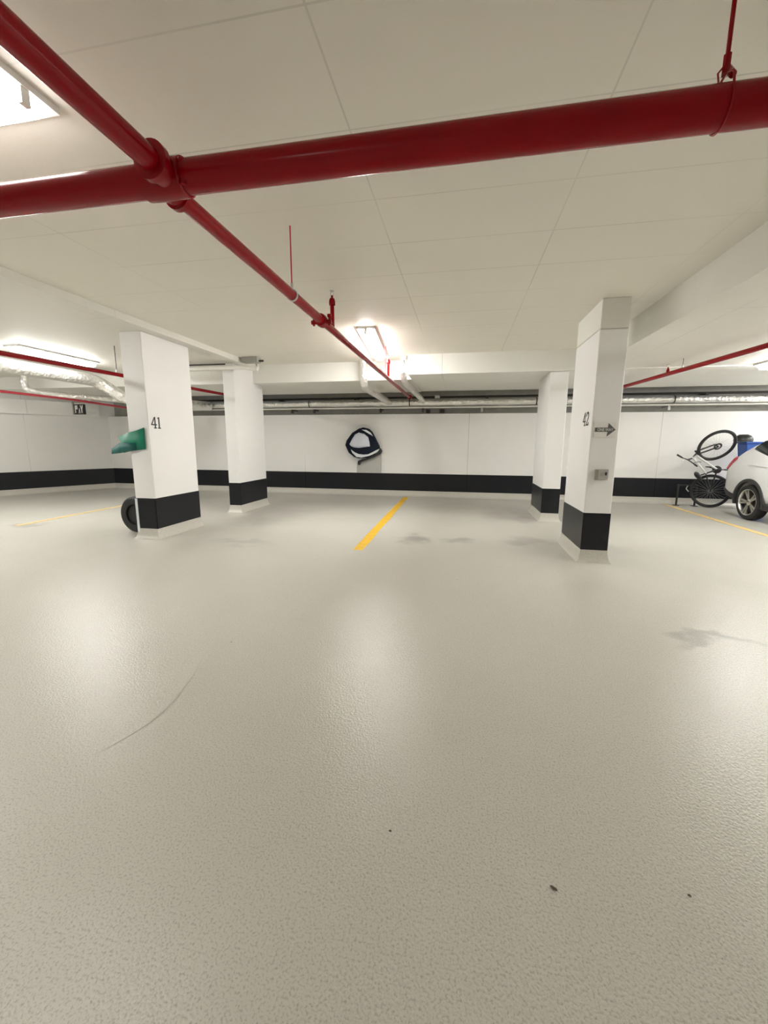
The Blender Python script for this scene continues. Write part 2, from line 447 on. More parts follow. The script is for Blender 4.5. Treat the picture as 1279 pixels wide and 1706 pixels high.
arc = [(.185 + .042 * math.cos(a), .115 + .042 * math.sin(a)) for a in [PI - i * PI * 1.15 / 8 for i in range(9)]]
stroke(bm, arc + [(.148, .012)], .018, o, ux, uz, nr)
stroke(bm, [(.142, .006), (.228, .006), (.232, .03)], .018, o, ux, uz, nr)
obj('number', bm, 'ink', p42)

# ------------------------------------------------------------------ ceiling lights
def fixture(label, c, ang, L, wd=.2, h=.095, ztop=ZC, group=None, glow='glow'):
    t = thing('ceiling_light', label, 'ceiling light', (c[0], c[1], ztop), group)
    R = Matrix.Rotation(ang, 4, 'Z'); mv = Matrix.Translation((c[0], c[1], 0)) @ R
    bm = B(-wd / 2 - .05, wd / 2 + .05, -L / 2 - .02, L / 2 + .02, ztop - .03, ztop); bm.transform(mv); obj('housing', bm, 'housing', t)
    prof = [(-wd / 2, -.03), (-wd / 2, -.06), (-wd / 2 + .03, -h), (wd / 2 - .03, -h), (wd / 2, -.06), (wd / 2, -.03)]
    bm = prism(bmesh.new(), [(x, -L / 2 + .02, ztop + z) for x, z in prof], (0, L - .04, 0)); bm.transform(mv); obj('diffuser', bm, glow, t)
    for s in (-1, 1):
        bm = B(-.02, .02, s * L / 2 - .012, s * L / 2 + .012, ztop - h - .004, ztop - .03); bm.transform(mv); obj('end_clip', bm, 'housing', t)
    return t
fixture('lit strip light near the middle of the ceiling beside the red branch pipe', (-1.53, 7.1), math.radians(5.5), 2.0, .17, glow='glow_mid')
fixture('bright strip light cut by the left edge above the thick red pipe', (-2.75, 1.85), math.radians(90), 1.35, .23, glow='glow_weak')
fixture('lit strip light at the right edge above the white car', (4.85, 8.0 - .75), 0, 1.6, .2, ztop=ZR)
fixture('lit strip light on the left over the silver foil pipe', (-7.35, 6.55), 0, 1.5, .22, ztop=ZL)
for fx, fy, fa, fz, fg in ((4.85, 4.3, 0, ZR, 'glow'), (8.7, 8.0, 0, ZR, 'glow_strong'), (8.7, 4.3, 0, ZR, 'glow_strong'), (-7.35, 3.0, 0, ZL, 'glow_mid'), (-10.7, 5.5, 0, ZL, 'glow_mid'), (4.6, 1.3, 90, ZR, 'glow_weak'), (-6.6, .8, 90, ZL, 'glow_weak'), (8.9, 10.2, 0, ZB, 'glow_strong')):  # unseen extra strip lights, added to lift the walls and side bays
    fixture('unseen strip light added to brighten the bays', (fx, fy), math.radians(fa), 1.5, .2, ztop=fz, group='added fill strip lights', glow=fg)

# ------------------------------------------------------------------ red sprinkler pipes
MX, MZ = 1.82, 2.65
main = thing('sprinkler_main_pipe', 'thick red sprinkler main crossing under the ceiling from left to right', 'pipe', (0, MX, MZ))
obj('pipe', T([(-6, MX, MZ), (7.5, MX, MZ)], .066, 40), 'red', main, smooth=True)
hx = .845
hg = obj('hanger', tube(T([(hx, MX, MZ + .1), (hx, MX, ZC)], .007, 10), [(hx, MX, MZ + .10), (hx, MX, MZ + .16)], .012, 8), 'red', main, smooth=True)
loop = [(hx, MX + .0685 * math.sin(a), MZ + .0685 * math.cos(a) + (.03 if abs(a) < 1 else 0)) for a in [-PI + i * 2 * PI / 32 for i in range(33)]]
obj('clevis', tube(T(loop, .004, 8), [(hx - .03, MX - .03, MZ + .05), (hx - .028, MX - .01, MZ + .10), (hx - .005, MX, MZ + .13)], .003, 8), 'red', hg, smooth=True)
obj('clevis_bolt', T([(hx + .014, MX - .02, MZ + .085), (hx + .014, MX + .02, MZ + .135)], .011, 8), 'red', hg)
# grooved outlet clamps
def clamp(px, side):
    c = Vector((px, MX, MZ)); bm = bmesh.new()
    lathe(bm, [(.068, -.075), (.076, -.07), (.078, 0), (.076, .07), (.068, .075)], c, (1, 0, 0), 40)
    d = Vector((0, side, 0))
    r = .062 if side < 0 else .052
    lathe(bm, [(r * .9, .03), (r, .06), (r * 1.02, .10), (r * 1.22, .105), (r * 1.22, .135), (r, .14), (.03, .142)], c, d, 28)
    for s in (-1, 1):
        q = c + Vector((s * .085, 0, .02 * side))
        tube(bm, [q + Vector((0, side * .045, -.035)), q + Vector((0, side * .045, .06))], .013, 8)
        tube(bm, [q + Vector((0, side * .045, .03)), q + Vector((0, side * .045, .062))], .021, 6)
        tube(bm, [q + Vector((-s * .04, side * .045, .02)), q + Vector((s * .02, side * .045, .02))], .022, 8)
    return bm
BX = -1.37
obj('outlet_clamp', clamp(-1.31, -1), 'red', main, smooth=True)
obj('outlet_clamp', clamp(BX + .0, 1), 'red', main, smooth=True)
near = thing('branch_pipe', 'red pipe joining the thick main from the upper left corner', 'pipe', (-1.31, MX, MZ))
obj('pipe', T([(-1.31, MX - .09, MZ), (-1.31, -3.0, MZ)], .047, 28), 'red', near, smooth=True)

br = thing('branch_pipe', 'long thin red pipe running from the main towards the back wall', 'pipe', (BX, MX, MZ))
obj('pipe', tube(T([(BX, MX + .09, MZ), (BX, 3.98, MZ)], .040, 24), [(BX, 3.98, MZ), (BX, 10.75, MZ)], .036, 24), 'red', br, smooth=True)
CY = 3.98
bm = bmesh.new(); c = (BX, CY, MZ)
lathe(bm, [(.038, -.05), (.056, -.045), (.06, 0), (.056, .045), (.036, .05)], c, (0, 1, 0), 24)
for s in (-1, 1):
    tube(bm, [(BX + s * .078, CY, MZ - .045), (BX + s * .078, CY, MZ + .055)], .011, 8)
    tube(bm, [(BX + s * .05, CY, MZ - .012), (BX + s * .1, CY, MZ - .012)], .02, 8)
    tube(bm, [(BX + s * .078, CY, MZ + .03), (BX + s * .078, CY, MZ + .055)], .02, 6)
obj('coupling', bm, 'red', br, smooth=True)
bm = T([(BX, 3.28, MZ + .05), (BX, 3.28, ZC)], .006, 8)
h1 = obj('hanger_rod', bm, 'red_pale', br)
lp = [(BX, 3.28 + 0, 0)]
obj('hanger_clip', lathe(bmesh.new(), [(.042, -.012), (.046, -.012), (.046, .012), (.042, .012)], (BX, 3.28, MZ), (0, 1, 0), 24), 'steel', h1)
obj('hanger_nut', T([(BX, 3.28, MZ + .04), (BX, 3.28, MZ + .085)], .012, 8), 'steel', h1)
def sprig(parent, x, y, z0, z1, r=.022):
    s = obj('sprinkler_riser', lathe(bmesh.new(), [(r, 0), (r, z1 - z0 - .10), (r * 1.5, z1 - z0 - .095), (r * 1.5, z1 - z0 - .055), (r * 1.15, z1 - z0 - .03), (.012, z1 - z0 - .02), (.012, z1 - z0)], (x, y, z0), (0, 0, 1), 16), 'red', parent, smooth=True)
    bm = bmesh.new()
    tube(bm, [(x - .012, y, z1), (x - .018, y, z1 + .02), (x, y, z1 + .045)], .004, 6)
    tube(bm, [(x + .012, y, z1), (x + .018, y, z1 + .02), (x, y, z1 + .045)], .004, 6)
    lathe(bm, [(0, .045), (.024, .043), (.026, .048), (0, .05)], (x, y, z1), (0, 0, 1), 16)
    obj('sprinkler_head', bm, 'steel', s)
sprig(br, BX - .04, 4.45, MZ + .02, 3.03)
sprig(br, BX - .02, 7.75, MZ + .02, 3.03)
obj('hanger_rod', T([(BX, 7.35, MZ + .03), (BX, 7.35, ZC)], .005, 8), 'red_pale', br)
obj('end_fitting', lathe(bmesh.new(), [(.03, -.06), (.055, -.05), (.058, .05), (.05, .06), (0, .06)], (BX, 10.8, MZ), (0, 1, 0), 20), 'red', br, smooth=True)

rp = thing('branch_pipe', 'red pipe in the right bay running to the wall over the white car', 'pipe', (3.3, 6, 2.63))
obj('pipe', T([(3.1, 10.3, 2.63), (3.32, 7.5, 2.63), (3.85, 1.0, 2.63)], .034, 20), 'red', rp, smooth=True)
sprig(rp, 3.30, 7.75, 2.64, 2.735, .016)
obj('hanger_rod', T([(3.33, 7.35, 2.65), (3.33, 7.35, ZR)], .005, 8), 'dark_steel', rp)
obj('hanger_clip', T([(3.33, 7.35, 2.655), (3.33, 7.35, 2.70)], .013, 8, ), 'steel', rp)
lp_ = thing('branch_pipe', 'red pipe in the left bay passing behind the pillar numbered 41', 'pipe', (-5.7, 6, 2.6))
obj('pipe', T([(-5.95, 2.0, 2.6), (-5.5, 10.6, 2.6)], .032, 20), 'red', lp_, smooth=True)
obj('hanger_rod', T([(-5.73, 6.15, 2.62), (-5.73, 6.15, ZL)], .006, 8), 'dark_steel', lp_)
obj('hanger_clip', T([(-5.73, 6.15, 2.63), (-5.73, 6.15, 2.68)], .014, 8), 'steel', lp_)
l2 = thing('branch_pipe', 'faint thin red pipe along the left wall under the foil pipe', 'pipe', (-9.6, 7.2, 2.45))
obj('pipe', T([(-9.9, 4.0, 2.57), (-9.35, 8.5, 2.49), (-9.25, 10.6, 2.40)], .026, 16), 'red_pale', l2, smooth=True)

# ------------------------------------------------------------------ pipes along the back wall
fp = thing('insulated_pipe', 'silver foil wrapped pipe running along the whole back wall', 'pipe', (0, 11.0, 2.54))
obj('pipe', T([(-9.0 + i * .4, 11.05, 2.535 + .004 * math.sin(i * 1.7)) for i in range(50)], .082, 20, [.082 + .004 * math.sin(i * 2.3) for i in range(50)]), 'foil', fp, smooth=True)
for x in (-7.2, -4.2, -1.4, 1.8, 4.9, 7.7):
    obj('hanger_band', lathe(bmesh.new(), [(.084, -.012), (.091, -.012), (.091, .012), (.084, .012)], (x, 11.05, 2.535), (1, 0, 0), 24), 'dark_steel', fp)
for x in (-5.1, -2.9, .6, 2.9, 5.6): 
    obj('pipe_clip', B(x - .03, x + .03, 11.06, 11.46, 2.62, 2.665), 'dark_steel', fp)
cd = thing('conduit', 'thin pale conduit running straight under the foil pipe', 'conduit', (0, 11.1, 2.41))
obj('pipe', T([(-9.0, 11.12, 2.415), (10.5, 11.12, 2.415)], .022, 14), 'white_pipe', cd, smooth=True)
for x in (-4.75, -4.1, -2.2, -1.05, .48, 4.85, 7.35):
    obj('bracket', box(box(bmesh.new(), x - .02, x + .02, 11.11, 11.455, 2.365, 2.395), x - .028, x + .028, 11.10, 11.16, 2.29, 2.37), 'dark_steel' if x < 0 else 'steel', cd)
dk = thing('conduit', 'dark thin pipe tucked above the foil pipe at the back wall', 'conduit', (0, 11.3, 2.68))
obj('pipe', T([(-9.0, 11.36, 2.70), (10.5, 11.36, 2.70)], .026, 12), 'dark_steel', dk, smooth=True)
cl = thing('cable_clamp', 'pair of dark clamps on the strip just under the conduit', 'clamp', (-.75, 11.4, 2.33))
for x in (-.94, -.55):
    obj('clamp', B(x - .05, x + .05, 11.38, 11.46, 2.29, 2.38), 'dark_steel', cl)
obj('plate', B(-.86, -.63, 11.43, 11.46, 2.30, 2.37), 'ledge', cl)
# foil drops from the ceiling
d1 = thing('insulated_pipe', 'silver foil drop pipe bending to the back wall beside the middle light', 'pipe', (-2.03, 8.42, 2.7))
obj('pipe', T(bend([(-2.02, 8.43, ZC - .004), (-2.03, 8.43, 2.62), (-1.93, 10.95, 2.54)], .25), .075, 18), 'foil', d1, smooth=True)
d2 = thing('insulated_pipe', 'silver foil drop pipe beside the step in the beam, right of the red pipe', 'pipe', (-1.17, 8.0, 2.7))
obj('pipe', T(bend([(-1.17, 8.2, ZC - .004), (-1.17, 8.2, 2.68), (-1.02, 10.95, 2.56)], .22), .06, 18), 'foil', d2, smooth=True)
obj('strap', B(-.72, -.6, 10.78, 10.9, 2.62, 2.68), 'steel', d2)
# left bay
fl = thing('insulated_pipe', 'fat silver foil pipe in the left bay stepping down behind pillar 41', 'pipe', (-8, 7, 2.8))
obj('pipe', T(bend([(-7.75, 3.0, 2.78), (-7.8, 5.5, 2.78), (-7.85, 7.85, 2.79), (-7.5, 8.25, 2.42), (-7.2, 10.9, 2.5)], .22), .125, 22), 'foil', fl, smooth=True)
lv = thing('insulated_pipe', 'thin silver foil pipe dropping to the left wall then turning away', 'pipe', (-10.2, 8.3, 2.7))
obj('pipe', T(bend([(-10.3, 8.3, ZL), (-10.34, 8.3, 2.70), (-9.7, 8.7, 2.60), (-8.5, 10.4, 2.56)], .2), .075, 16), 'foil', lv, smooth=True)
# painted conduit and box at the head of the rear left pillar
wp = thing('conduit', 'white painted conduit bending over the head of the pillar behind 41', 'conduit', (-4.6, 7.75, 2.97))
obj('pipe', T(bend([(-6.6, 7.72, 2.945), (-4.75, 7.72, 2.95), (-4.35, 7.70, 2.945), (-3.98, 7.70, 2.90)], .25), .042, 16), 'white_pipe', wp, smooth=True)
obj('thin_pipe', T([(-6.6, 7.74, 3.02), (-4.7, 7.74, 3.02)], .014, 8), 'dark_steel', wp)
jb = thing('junction_box', 'small brown junction box at the ceiling above the bent white conduit', 'box', (-4.1, 7.9, 3.1))
obj('body', B(-4.36, -4.02, 7.76, 7.95, 3.05, ZC), 'ledge', jb, bevel=.01)
obj('connector', T([(-4.02, 7.85, 3.08), (-3.93, 7.85, 3.08)], .02, 10), 'dark_steel', jb)
obj('connector', T([(-4.05, 7.78, 3.05), (-4.02, 7.74, 2.98)], .016, 10), 'steel', jb)

# ------------------------------------------------------------------ painted lines, crack and scraps on the floor
def line(label, pts, wd, mat):
    bm = bmesh.new(); rng = random.Random(len(label))
    (x0, y0), (x1, y1) = pts; n = 24
    d = Vector((x1 - x0, y1 - y0)).normalized(); nn = Vector((-d.y, d.x))
    a = []; b = []
    for i in range(n + 1):
        p = Vector((x0, y0)).lerp(Vector((x1, y1)), i / n)
        l = p + nn * (wd / 2 + rng.uniform(-.008, .008)); r = p - nn * (wd / 2 + rng.uniform(-.008, .008))
        a.append(bm.verts.new((l.x, l.y, .003))); b.append(bm.verts.new((r.x, r.y, .003)))
    for i in range(n): bm.faces.new((a[i], b[i], b[i + 1], a[i + 1]))
    ex = bmesh.ops.extrude_face_region(bm, geom=list(bm.faces))
    bmesh.ops.translate(bm, verts=[e for e in ex['geom'] if isinstance(e, bmesh.types.BMVert)], vec=(0, 0, -.0025))
    return tag(obj('parking_line', bm, mat), label, 'parking line')
line('bright yellow parking line in the middle between pillars 41 and 42', ((-1.39, 5.38), (-1.47, 11.05)), .145, 'yellow')
line('faded yellow parking line on the left beside pillar 41', ((-7.75, 5.75), (-7.85, 11.0)), .10, 'yellow_worn')
line('pale yellow parking line beside the white car', ((5.02, 5.4), (5.02, 11.1)), .11, 'yellow_worn')
crk = [(-1.73, 2.33), (-1.66, 2.16), (-1.63, 2.02), (-1.605, 1.93), (-1.595, 1.80), (-1.60, 1.70), (-1.63, 1.60), (-1.66, 1.52), (-1.70, 1.44)]
bm = bmesh.new(); a = []; b = []
for i, (x, y) in enumerate(crk):
    wv = .003 * (1 - abs(i - 4) / 6)
    a.append(bm.verts.new((x - wv, y, .0012))); b.append(bm.verts.new((x + wv, y, .0012)))
for i in range(len(crk) - 1): bm.faces.new((a[i], b[i], b[i + 1], a[i + 1]))
struct('trim_6', bm, 'scar')
def scrap(label, x, y, rx, ry, rot, h, group=None, name='leaf_scrap', cat='leaf'):
    bm = bmesh.new(); n = 12; ring = []
    for k in range(n):
        t_ = 2 * PI * k / n; q = 1 + random.uniform(-.15, .15)
        px, py = rx * math.cos(t_) * q, ry * math.sin(t_) * q
        ring.append(bm.verts.new((x + px * math.cos(rot) - py * math.sin(rot), y + px * math.sin(rot) + py * math.cos(rot), .0015 + h * .35 * abs(math.sin(t_)))))
    c = bm.verts.new((x, y, h))
    for k in range(n): bm.faces.new((ring[k], ring[(k + 1) % n], c))
    bm.faces.new(ring[::-1])
    tag(obj(name, bm, 'leaf'), label, cat, group)
scrap('small dry dark leaf lying on the bare floor at lower right', .362, 1.236, .014, .006, -.5, .004)
for x, y in ((-1.664, 2.6), (0.0, 4.38), (-.221, 1.334), (.806, 1.298)):
    scrap('tiny dark grit speck alone on the open floor', x, y, .006, .005, 0, .004, 'grit specks on the floor', 'grit_speck', 'speck')

# ------------------------------------------------------------------ signs and boxes on pillar 42
sg = thing('direction_sign', 'white sign with grey arrow reading ONE WAY on pillar 42', 'sign', (1.69, 5.41, 1.65))
YS = 5.414
obj('panel', B(1.572, 1.818, YS - .004, YS + .003, 1.568, 1.752), 'sign_white', sg, bevel=.001)
arrow = [(1.578, 1.634), (1.722, 1.634), (1.715, 1.577), (1.812, 1.659), (1.727, 1.738), (1.722, 1.685), (1.578, 1.685)]
obj('arrow', prism(bmesh.new(), [(x, YS - .0045, z) for x, z in arrow], (0, -.001, 0)), 'grey_ink', sg)
obj('lettering', text_bm('ONE WAY', .047, (1.695, YS - .0058, 1.658), (1, 0, 0), (0, 0, 1), (0, -1, 0), .0008, .80), 'sign_white', sg)
ob = thing('outlet_box', 'small grey metal outlet box under the one way sign on pillar 42', 'outlet', (1.695, 5.41, 1.115))
obj('box', B(1.625, 1.77, 5.375, 5.42, 1.05, 1.182), 'plate', ob, bevel=.006)
obj('cover', B(1.652, 1.764, 5.366, 5.375, 1.058, 1.176), 'steel', ob, bevel=.003)
obj('socket', B(1.672, 1.708, 5.362, 5.367, 1.10, 1.145), 'plate', ob)
obj('switch', B(1.728, 1.746, 5.360, 5.367, 1.112, 1.15), 'ink', ob)

# ------------------------------------------------------------------ green sheet round pillar 41, tyre beside it
gs = thing('green_sheet', 'green plastic sheet wrapped round pillar 41 and folded out to the left', 'sheet', (-4.9, 5.38, 1.5))
def sheet(cols, mat, name, th=.006):
    bm = bmesh.new(); g = [[bm.verts.new(p) for p in c] for c in cols]
    for a, b in zip(g, g[1:]):
        for i in range(len(a) - 1): bm.faces.new((a[i], b[i], b[i + 1], a[i + 1]))
    o = obj(name, bm, mat, gs, smooth=True)
    s = o.modifiers.new('solid', 'SOLIDIFY'); s.thickness = th; s.offset = 0
    return o
sheet([[(-4.648, 5.380, 1.382), (-4.648, 5.380, 1.54), (-4.645, 5.380, 1.697)], [(-4.78, 5.374, 1.365), (-4.78, 5.372, 1.51), (-4.78, 5.376, 1.655)],
       [(-4.925, 5.376, 1.347), (-4.925, 5.37, 1.49), (-4.92, 5.378, 1.624)], [(-5.05, 5.40, 1.322), (-5.06, 5.41, 1.45), (-5.03, 5.42, 1.602)], [(-5.10, 5.41, 1.40), (-5.10, 5.42, 1.475), (-5.166, 5.45, 1.560)]], 'green', 'wrap')
sheet([[(-4.80, 5.366, 1.362), (-4.80, 5.364, 1.47)], [(-4.93, 5.362, 1.345), (-4.93, 5.360, 1.47)], [(-5.10, 5.375, 1.318), (-5.09, 5.38, 1.475)], [(-5.27, 5.40, 1.302), (-5.268, 5.41, 1.383)]], 'teal', 'fold')
ty = thing('tyre', 'black tyre standing upright against the left side of pillar 41', 'tyre', (-5.26, 5.78, .3))
bm = lathe(bmesh.new(), [(.17, -.075), (.21, -.09), (.27, -.085), (.295, -.06), (.30, 0), (.295, .06), (.27, .085), (.21, .09), (.17, .075), (.165, 0), (.17, -.075)], (-5.26, 5.78, .302), (0.12, 1, 0), 40)
obj('rubber', bm, 'rubber', ty, smooth=True)
obj('hub_cover', lathe(bmesh.new(), [(0, -.05), (.1, -.055), (.168, -.04), (.168, .04), (0, .05)], (-5.26, 5.78, .302), (0.12, 1, 0), 32), 'rubber', ty, smooth=True)

# ------------------------------------------------------------------ small sign at the left wall
es = thing('hanging_sign', 'small black and white sign hung high by the left wall corner', 'sign', (-10.6, 9.9, 2.4))
obj('bracket', box(box(bmesh.new(), -10.82, -10.38, 9.93, 9.97, 2.56, 2.585), -10.82, -10.785, 9.93, 9.97, 2.23, 2.585), 'plate', es)
obj('hanger_rod', T([(-10.6, 9.95, 2.57), (-10.6, 9.95, ZB - .015)], .008, 8), 'dark_steel', es)
obj('frame', B(-10.76, -10.44, 9.925, 9.985, 2.235, 2.51), 'ink', es)
bm = bmesh.new()
for pl in ([(-10.73, 2.27), (-10.73, 2.48), (-10.64, 2.48), (-10.64, 2.37), (-10.70, 2.37), (-10.70, 2.27)], [(-10.62, 2.26), (-10.585, 2.40), (-10.57, 2.40), (-10.56, 2.26), (-10.575, 2.26), (-10.59, 2.33), (-10.605, 2.26)],
           [(-10.56, 2.48), (-10.52, 2.36), (-10.52, 2.27), (-10.495, 2.27), (-10.49, 2.36), (-10.455, 2.48), (-10.49, 2.48), (-10.505, 2.42), (-10.525, 2.48)]):
    prism(bm, [(x, 9.923, z) for x, z in pl], (0, -.003, 0))
obj('symbols', bm, 'sign_white', es)

# ------------------------------------------------------------------ convex mirror on the back wall
mr = thing('convex_mirror', 'black rimmed rounded mirror with pale strips on the back wall', 'mirror', (-2.7, 11.25, 1.4))
def q3(l, y): return [(x, y, z) for x, z in l]
def scale2(l, k):
    cx_ = sum(p[0] for p in l) / len(l); cz_ = sum(p[1] for p in l) / len(l)
    return [(cx_ + (x - cx_) * k, cz_ + (z - cz_) * k) for x, z in l]
def dome(pts, y0, depth, steps=5, k0=1.0, flat=.35):
    bm = bmesh.new(); rings = []
    for i in range(steps + 1):
        t_ = i / steps; k = k0 * math.sqrt(max(0, 1 - (t_ * (1 - flat * .5)) ** 2)) if i else k0
        rings.append([bm.verts.new((x, y0 - depth * t_, z)) for x, z in scale2(pts, k)])
    n = len(pts)
    for a, b in zip(rings, rings[1:]):
        for j in range(n): bm.faces.new((a[j], a[(j + 1) % n], b[(j + 1) % n], b[j]))
    bm.faces.new(rings[0]); bm.faces.new(rings[-1])
    return bm
outer = [(-3.197, 1.413), (-3.155, 1.542), (-2.998, 1.747), (-2.797, 1.867), (-2.677, 1.898), (-2.519, 1.86), (-2.427, 1.772), (-2.335, 1.608), (-2.224, 1.393), (-2.217, 1.323), (-2.375, 1.162), (-2.534, 1.077), (-2.722, 1.055), (-2.802, 1.048), (-2.937, 1.085), (-3.098, 1.207)]
cres = [(-3.029, 1.298), (-2.909, 1.215), (-2.801, 1.171), (-2.667, 1.157), (-2.534, 1.167), (-2.388, 1.239), (-2.217, 1.323), (-2.236, 1.266), (-2.375, 1.175), (-2.508, 1.122), (-2.721, 1.075), (-2.869, 1.092), (-2.989, 1.208)]
lens = [(-3.068, 1.439), (-3.0, 1.568), (-2.905, 1.708), (-2.798, 1.759), (-2.639, 1.721), (-2.533, 1.633), (-2.494, 1.493), (-2.481, 1.379), (-2.64, 1.358), (-2.8, 1.338), (-2.934, 1.35), (-3.028, 1.388)]
cres2 = [(-2.717, 1.835), (-2.585, 1.829), (-2.467, 1.759), (-2.395, 1.658), (-2.506, 1.721), (-2.638, 1.795)]
arm = [(-2.843, .976), (-2.749, 1.016), (-2.508, 1.096), (-2.282, 1.201), (-2.23, 1.291), (-2.204, 1.342), (-2.158, 1.266), (-2.19, 1.189), (-2.401, 1.072), (-2.762, .951), (-2.803, .859), (-2.837, .872)]
obj('shell', prism(bmesh.new(), q3(outer, 11.17), (0, -.12, 0)), 'navy', mr, bevel=.025)
obj('mount', T([(-2.7, 11.3, 1.45), (-2.7, 11.15, 1.45)], .12, 20), 'navy', mr)
obj('mirror_face', dome(lens, 11.055, .06), 'mirror', mr, smooth=True, angle=50)
obj('pale_strip', prism(bmesh.new(), q3(cres, 11.052), (0, -.012, 0)), 'strip', mr)
obj('pale_strip', prism(bmesh.new(), q3(cres2, 11.052), (0, -.012, 0)), 'strip', mr)
obj('support_arm', prism(bmesh.new(), q3(arm, 11.20), (0, -.13, 0)), 'ink', mr, bevel=.012)
obj('backing_board', prism(bmesh.new(), q3([(-2.90, .64), (-2.90, .93), (-2.46, 1.09), (-2.21, 1.20), (-2.21, .64)], 11.29), (0, -.09, 0)), 'grey_panel', mr, bevel=.004)

# ------------------------------------------------------------------ white SUV, tail towards the back wall
CX, HW = 6.53, .925
ST = [(10.12, .62, .80, .64), (10.10, .50, .93, .80), (10.03, .44, 1.07, .885), (9.92, .38, 1.23, .90), (9.76, .32, 1.37, .912), (9.56, .29, 1.50, .92), (9.25, .26, 1.62, HW), (8.9, .25, 1.69, HW), (8.4, .25, 1.72, HW), (7.9, .25, 1.725, HW),
      (7.4, .25, 1.70, HW), (7.05, .25, 1.62, HW), (6.75, .25, 1.46, HW), (6.45, .25, 1.26, HW), (6.2, .26, 1.11, .92), (5.9, .27, 1.05, .905), (5.6, .30, .98, .87), (5.42, .36, .86, .78), (5.36, .48, .70, .62)]
def interp(y, k):
    s = sorted(ST)
    for a, b in zip(s, s[1:]):
        if a[0] <= y <= b[0]:
            t_ = (y - a[0]) / (b[0] - a[0]); return a[k] + (b[k] - a[k]) * t_
    return s[0][k] if y < s[0][0] else s[-1][k]
def half_w(y, z):
    h = interp(y, 3)
    if z > 1.0: h -= (z - 1.0) * .27 + max(0, z - 1.4) * .10
    if z < .45: h -= (.45 - z) * .12
    return h
car = thing('car', 'white SUV parked with its tail to the back wall at the right edge', 'car', (CX, 7.7, 0))
bm = bmesh.new(); rings = []
FR = (0, .10, .25, .42, .58, .72, .84, .94)
for (y, zb, zt, hw) in ST:
    half = [(0, zb), (.8 * half_w(y, zb), zb)]
    for f_ in FR[1:]:
        z = zb + (zt - zb) * f_
        k = 1.0 if f_ < .9 else .965
        half.append((half_w(y, z) * k, z))
    half.append((half_w(y, zt) * .80, zt - .008)); half.append((half_w(y, zt) * .4, zt)); 
    full = half + [(0, zt + .004)] + [(-x, z) for x, z in half[:0:-1]]
    rings.append([bm.verts.new((CX + x, y, z)) for x, z in full])
for a, b in zip(rings, rings[1:]):
    n = len(a)
    for k in range(n): bm.faces.new((a[k], a[(k + 1) % n], b[(k + 1) % n], b[k]))
bm.faces.new(rings[0]); bm.faces.new(rings[-1])
body = obj('body', bm, 'car', car, smooth=True, sub=2, angle=180)
WY, WZ, WR = (9.2, 6.53), .352, .352
def cutter():
    bm = bmesh.new()
    for y in WY:
        for s in (-1, 1):
            lathe(bm, [(0, 0), (.405, 0), (.405, .42), (0, .42)], (CX + s * 1.0, y, WZ + .012), (-s, 0, 0), 40)
    return bm
ct = obj('cutter', cutter(), 'cladding', car)
bo = body.modifiers.new('arches', 'BOOLEAN'); bo.operation = 'DIFFERENCE'; bo.object = ct
bpy.context.view_layer.update()
dg = bpy.context.evaluated_depsgraph_get()
me = bpy.data.meshes.new_from_object(body.evaluated_get(dg))
body.modifiers.clear(); body.data = me
for p in me.polygons: p.use_smooth = True
try: me.set_sharp_from_angle(angle=math.radians(40))
except Exception: pass
bpy.data.objects.remove(ct)
def on_side(pts2, off, s=-1):
    return [(CX + s * (half_w(y, z) + off), y, z) for y, z in pts2]
def patch(name, pts2, mat, off=.004, th=.012, s=-1, sub=0, par=None):
    bm = bmesh.new(); vs = [bm.verts.new(p) for p in on_side(pts2, off, s)]; bm.faces.new(vs)
    ex = bmesh.ops.extrude_face_region(bm, geom=list(bm.faces))
    bmesh.ops.translate(bm, verts=[e for e in ex['geom'] if isinstance(e, bmesh.types.BMVert)], vec=(-s * th * 2, 0, 0))
    return obj(name, bm, mat, par or car)
